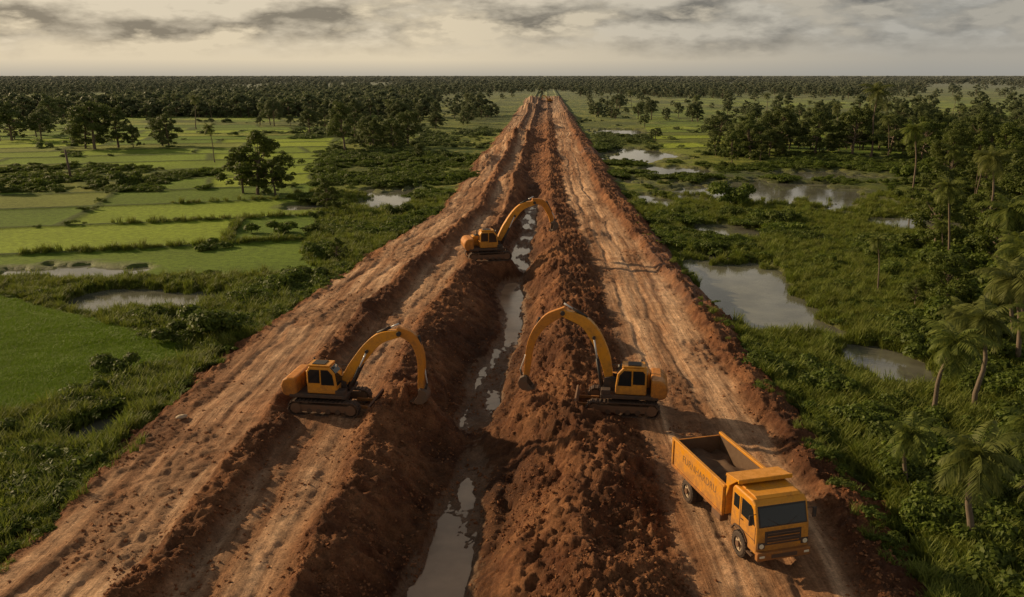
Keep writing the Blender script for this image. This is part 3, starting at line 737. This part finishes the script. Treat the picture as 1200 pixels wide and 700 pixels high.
for nm, x_, dual in (('front', 2.35, 0), ('rear', -2.2, 1)):
    for sg, sn in ((-1, 'right'), (1, 'left')):
        wheel(f'{nm}_{sn}_wheel', x_, sg*1.0, sg, T)
        if dual: wheel(f'{nm}_{sn}_inner_wheel', x_, sg*.66, sg, T)
    cyl(nm+'_axle', (x_, -.95, .52), (x_, .95, .52), .09, M_k, T)
for yy in (-.42, .42): box('chassis_rail', (-.5, yy, .92), (6.4, .12, .24), M_k, T, .02)
box('fuel_tank', (.35, .88, .78), (.95, .42, .45), M_k, T, .08)
box('air_tank', (.35, -.88, .78), (.8, .4, .4), M_gr, T, .08)
bx0, bx1, bw, bz0, bz1 = -3.65, 1.15, 1.17, 1.22, 2.35
box('bed_floor', ((bx0+bx1)/2, 0, bz0), (bx1-bx0, bw*2-.14, .1), M_y2, T, .01)
for sg, sn in ((-1, 'right'), (1, 'left')):
    box(f'bed_side_{sn}', ((bx0+bx1)/2, sg*bw, (bz0+bz1)/2), (bx1-bx0, .07, bz1-bz0+.1), M_y, T, .012)
    box(f'bed_liner_{sn}', ((bx0+bx1)/2, sg*(bw-.05), (bz0+bz1)/2), (bx1-bx0-.1, .02, bz1-bz0), M_liner, T, 0)
    box(f'bed_rail_{sn}', ((bx0+bx1)/2, sg*bw, bz1+.09), (bx1-bx0+.1, .15, .1), M_y, T, .02)
    box(f'bed_sill_{sn}', ((bx0+bx1)/2, sg*(bw+.02), bz0-.06), (bx1-bx0, .13, .12), M_y2, T, .02)
    for k in range(2):
        box(f'bed_post_{sn}_{k}', ((bx0+.08, bx1-.08)[k], sg*(bw+.055), (bz0+bz1)/2+.02), (.14, .07, bz1-bz0), M_y, T, .012)
    box(f'mudguard_{sn}', (-2.2, sg*1.0, 1.10), (1.25, .34, .04), M_k, T, .01)
box('tailgate', (bx0, 0, (bz0+bz1)/2), (.08, bw*2-.1, bz1-bz0), M_y2, T, .012)
box('tailgate_liner', (bx0+.055, 0, (bz0+bz1)/2), (.02, bw*2-.16, bz1-bz0-.04), M_liner, T, 0)
box('headboard_liner', (bx1-.055, 0, (bz0+bz1)/2+.1), (.02, bw*2-.16, bz1-bz0+.2), M_liner, T, 0)
for k in range(4): box(f'tailgate_rib_{k}', (bx0-.06, -.9+.6*k, (bz0+bz1)/2), (.05, .1, bz1-bz0-.1), M_y2, T, .01)
box('bed_headboard', (bx1, 0, (bz0+bz1)/2+.22), (.08, bw*2-.1, bz1-bz0+.5), M_y, T, .012)
prism('cab_guard', [(bx1-.06, 2.86),(bx1-.02, 3.0),(bx1+.95, 3.12),(bx1+.98, 3.04),(bx1+.06, 2.9)], -1.16, 1.16, M_y, T, .015)
box('cab_guard_lip', (bx1+.98, 0, 3.07), (.08, 2.36, .18), M_y, T, .025)
for sg in (-1, 1):
    prism('cab_guard_gusset', [(bx1+.04, 1.9),(bx1+.04, 2.9),(bx1+.85, 3.04),(bx1+.30, 2.6)], sg*1.13-.03, sg*1.13+.03, M_y, T, .01)
bm = bmesh.new(); G = 22
gv = [[bm.verts.new((bx0+.08+(bx1-bx0-.16)*i/G, -bw+.07+(2*bw-.14)*j/14, bz0+.12+.5*float(fbm(np.array([i*.28]), np.array([j*.28]), 3, 3)[0])+.15*math.sin(math.pi*j/14)+.03*random.random())) for j in range(15)] for i in range(G+1)]
for i in range(G):
    for j in range(14): bm.faces.new((gv[i][j], gv[i+1][j], gv[i+1][j+1], gv[i][j+1]))
finish('earth_load', bm, M_liner, T, 0, True)
cw_ = 1.12
prism('cab_shell', [(1.62,.98),(1.62,2.62),(1.78,2.80),(3.12,2.80),(3.34,2.66),(3.60,1.80),(3.64,1.2),(3.64,.72),(2.98,.72),(2.93,1.0),(2.70,1.18),(2.35,1.24),(2.0,1.18),(1.78,.98)], -cw_, cw_, M_y, T, .075)
prism('roof_cap', [(1.85,2.80),(1.95,2.88),(3.0,2.88),(3.16,2.80)], -.95, .95, M_y, T, .03)
def slab(name, p, q, y0, y1, t, mat, bev=.01):
    d = np.array(q)-np.array(p); d = d/np.linalg.norm(d); n = np.array([d[1], -d[0]])
    if n[0] < 0: n = -n
    P4 = [tuple(np.array(p)-n*.02), tuple(np.array(q)-n*.02), tuple(np.array(q)+n*t), tuple(np.array(p)+n*t)]
    return prism(name, P4, y0, y1, mat, T, bev)
slab('windscreen_gasket', (3.345,2.62), (3.585,1.84), -1.03, 1.03, .012, M_k)
slab('windscreen', (3.365,2.56), (3.57,1.89), -.97, .97, .022, M_gl, .004)
for sg in (-1, 1):
    cyl('wiper', (3.60, sg*.15, 1.86), (3.50, sg*.65, 2.16), .014, M_k, T, 6)
slab('grille_panel', (3.605,1.68), (3.645,1.12), -.78, .78, .014, M_k)
for k in range(4): box(f'grille_bar_{k}', (3.665, 0, 1.22+.125*k), (.03, 1.36, .035), M_gr if k % 2 else M_y2, T, .008)
box('bumper', (3.70, 0, .72), (.22, 2.28, .34), M_y2, T, .05)
box('bumper_inset', (3.815, 0, .72), (.02, 1.1, .16), M_k, T, .005)
box('under_bumper', (3.55, 0, .50), (.1, 1.9, .14), M_k, T, .02)
for sg, sn in ((-1, 'right'), (1, 'left')):
    box(f'headlamp_bezel_{sn}', (3.65, sg*.93, 1.12), (.06, .30, .24), M_k, T, .02)
    cyl(f'headlamp_{sn}', (3.64, sg*.93, 1.12), (3.70, sg*.93, 1.12), .095, M_lamp, T, 18)
    box(f'indicator_{sn}', (3.82, sg*.95, .74), (.02, .22, .09), M_lamp, T, .01)
    yy = sg*(cw_+.004)
    prism(f'side_window_{sn}', [(2.42,1.86),(2.42,2.56),(3.10,2.56),(3.24,2.44),(3.42,1.86)], yy-.012, yy+.012, M_gl, T, .004)
    prism(f'quarter_window_{sn}', [(1.82,1.95),(1.82,2.5),(2.22,2.5),(2.22,1.95)], yy-.012, yy+.012, M_gl, T, .004)
    for nm, c_, s_ in (('a', (2.33, yy, 1.9), (.02, .012, 1.3)), ('b', (3.49, yy, 1.5), (.02, .012, .7)), ('c', (2.9, yy, 1.27), (1.15, .012, .02))):
        box(f'door_seam_{sn}_{nm}', c_, s_, M_k, T, 0)
    box(f'door_handle_{sn}', (2.5, yy+sg*.02, 1.68), (.16, .03, .04), M_k, T, .008)
    cyl(f'mirror_arm_{sn}', (3.4, sg*1.1, 2.35), (3.5, sg*1.33, 2.38), .015, M_k, T, 6)
    box(f'mirror_{sn}', (3.5, sg*1.36, 2.18), (.07, .16, .42), M_k, T, .02)
    box(f'cab_step_{sn}', (3.2, sg*1.12, .58), (.4, .1, .06), M_k, T, .01)
    prism(f'wheel_arch_{sn}', [(1.72,.90),(1.98,1.22),(2.35,1.30),(2.72,1.22),(3.0,.94),(2.94,.94),(2.70,1.17),(2.35,1.24),(2.0,1.17),(1.78,.90)], yy-.04, yy+.05, M_k, T, .005)
box('cab_back_stack', (1.42, 0, 1.6), (.22, 1.6, 1.3), M_k, T, .04)
for sg in (1, -1):
    cu = bpy.data.curves.new('bed_lettering', 'FONT'); cu.body = 'FURNHARDRU'; cu.size = .46; cu.extrude = .003; cu.align_x = 'CENTER'; cu.align_y = 'CENTER'; cu.space_character = 1.05
    o = bpy.data.objects.new('bed_lettering', cu); COL.objects.link(o); o.parent = T
    o.location = ((bx0+bx1)/2+.2, sg*(bw+.040), (bz0+bz1)/2+.12); o.rotation_euler = (R(90), 0, R(180) if sg > 0 else 0)
    cu.materials.append(M_txt)

# ------------------------------------------------------------ small things
px, py = -86, 167
pole = empty('utility_pole', (px, py, hz(px, py)-.2), 0)
cyl('post', (0, 0, 0), (-.5, 0, 6.2), .26, M_bark, pole, 10, .18)
box('crossarm', (-.45, 0, 5.6), (1.6, .16, .16), M_bark, pole, .01)
st_ = empty('white_sack', (-18.9, 45.5, hz(-18.9, 45.5)), .6)
bm = bmesh.new(); bmesh.ops.create_icosphere(bm, subdivisions=3, radius=.22)
for v in bm.verts: v.co.z = v.co.z*.55+.12; v.co.x *= 1.5; v.co += Vector((random.random()-.5, random.random()-.5, random.random()-.5))*.03
finish('sack_body', bm, M_wh, st_, 0, True)

# ------------------------------------------------------------ light & sky
sd = Vector((-.82, .42, .36)).normalized()
sun = bpy.data.lights.new('sun', 'SUN'); sun.energy = 5.0; sun.angle = R(1.2); sun.color = (1, .74, .43)
so = bpy.data.objects.new('sun', sun); COL.objects.link(so); so.rotation_euler = (-sd).to_track_quat('-Z', 'Y').to_euler()
w = bpy.data.worlds.new('World'); scene.world = w; w.use_nodes = True; nt = w.node_tree
bg = nt.nodes['Background']; out = nt.nodes['World Output']
sky = nt.nodes.new('ShaderNodeTexSky'); sky.sky_type = 'NISHITA'; sky.sun_disc = False
sky.sun_elevation = math.asin(sd.z); sky.sun_rotation = math.atan2(sd.x, sd.y); sky.dust_density = 3
nt.links.new(sky.outputs[0], bg.inputs[0]); bg.inputs[1].default_value = .06
tc = nt.nodes.new('ShaderNodeTexCoord').outputs['Generated']
sp = nt.nodes.new('ShaderNodeSeparateXYZ'); nt.links.new(tc, sp.inputs[0])
wz = noise_n(nt, tc, 9, 5, .6)
def cmap(loc):
    mp = nt.nodes.new('ShaderNodeMapping'); mp.inputs['Scale'].default_value = (8, 8, 24); mp.inputs['Location'].default_value = loc; nt.links.new(tc, mp.inputs[0])
    return noise_n(nt, mp.outputs[0], 1.2, 10, .56)
n1 = cmap((5.7, 1.4, .3)); n2 = cmap((5.58, 1.4, .70))
lit = ramp_n(nt, math_n(nt, 'SUBTRACT', n1, n2), -.11, .13, 0, 1)
cov = math_n(nt, 'MULTIPLY', ramp_n(nt, n1, .40, .50), ramp_n(nt, math_n(nt, 'ADD', sp.outputs[2], math_n(nt, 'MULTIPLY', math_n(nt, 'SUBTRACT', wz, .5), .04)), .018, .042))
warm = ramp_n(nt, sp.outputs[0], .42, -.10)
base = mixc(nt, warm, (.43,.40,.34), (.78,.66,.47))
hzn = ramp_n(nt, sp.outputs[2], .016, .0)
base = mixc(nt, math_n(nt, 'MULTIPLY', hzn, .65), base, (.35,.345,.32))
cl = mixc(nt, lit, mixc(nt, warm, (.15,.15,.145), (.19,.165,.13)), mixc(nt, warm, (.46,.44,.39), (.74,.64,.48)))
cl = mixc(nt, math_n(nt, 'MULTIPLY', cov, .92), base, cl)
cl = mixc(nt, ramp_n(nt, sp.outputs[2], .32, .60), cl, (.18,.18,.175))     # upper sky out of view, darkened to cut the fill light
bg2 = nt.nodes.new('ShaderNodeBackground'); nt.links.new(cl, bg2.inputs[0]); bg2.inputs[1].default_value = 1.0
ms = nt.nodes.new('ShaderNodeMixShader'); ms.inputs[0].default_value = .90
nt.links.new(bg.outputs[0], ms.inputs[1]); nt.links.new(bg2.outputs[0], ms.inputs[2]); nt.links.new(ms.outputs[0], out.inputs[0])

# ------------------------------------------------------------ camera
cam = bpy.data.cameras.new('camera'); cam.sensor_width = 36; cam.lens = 30; cam.clip_end = 60000; cam.clip_start = .5
co = bpy.data.objects.new('camera', cam); COL.objects.link(co); co.location = (0, 0, 20); co.rotation_euler = (R(90-14.68), 0, 0)
scene.camera = co
scene.view_settings.view_transform = 'Standard'; scene.view_settings.look = 'None'; scene.view_settings.exposure = 0
print('tufts', ntuft, 'woods', nw, 'verts', len(V))
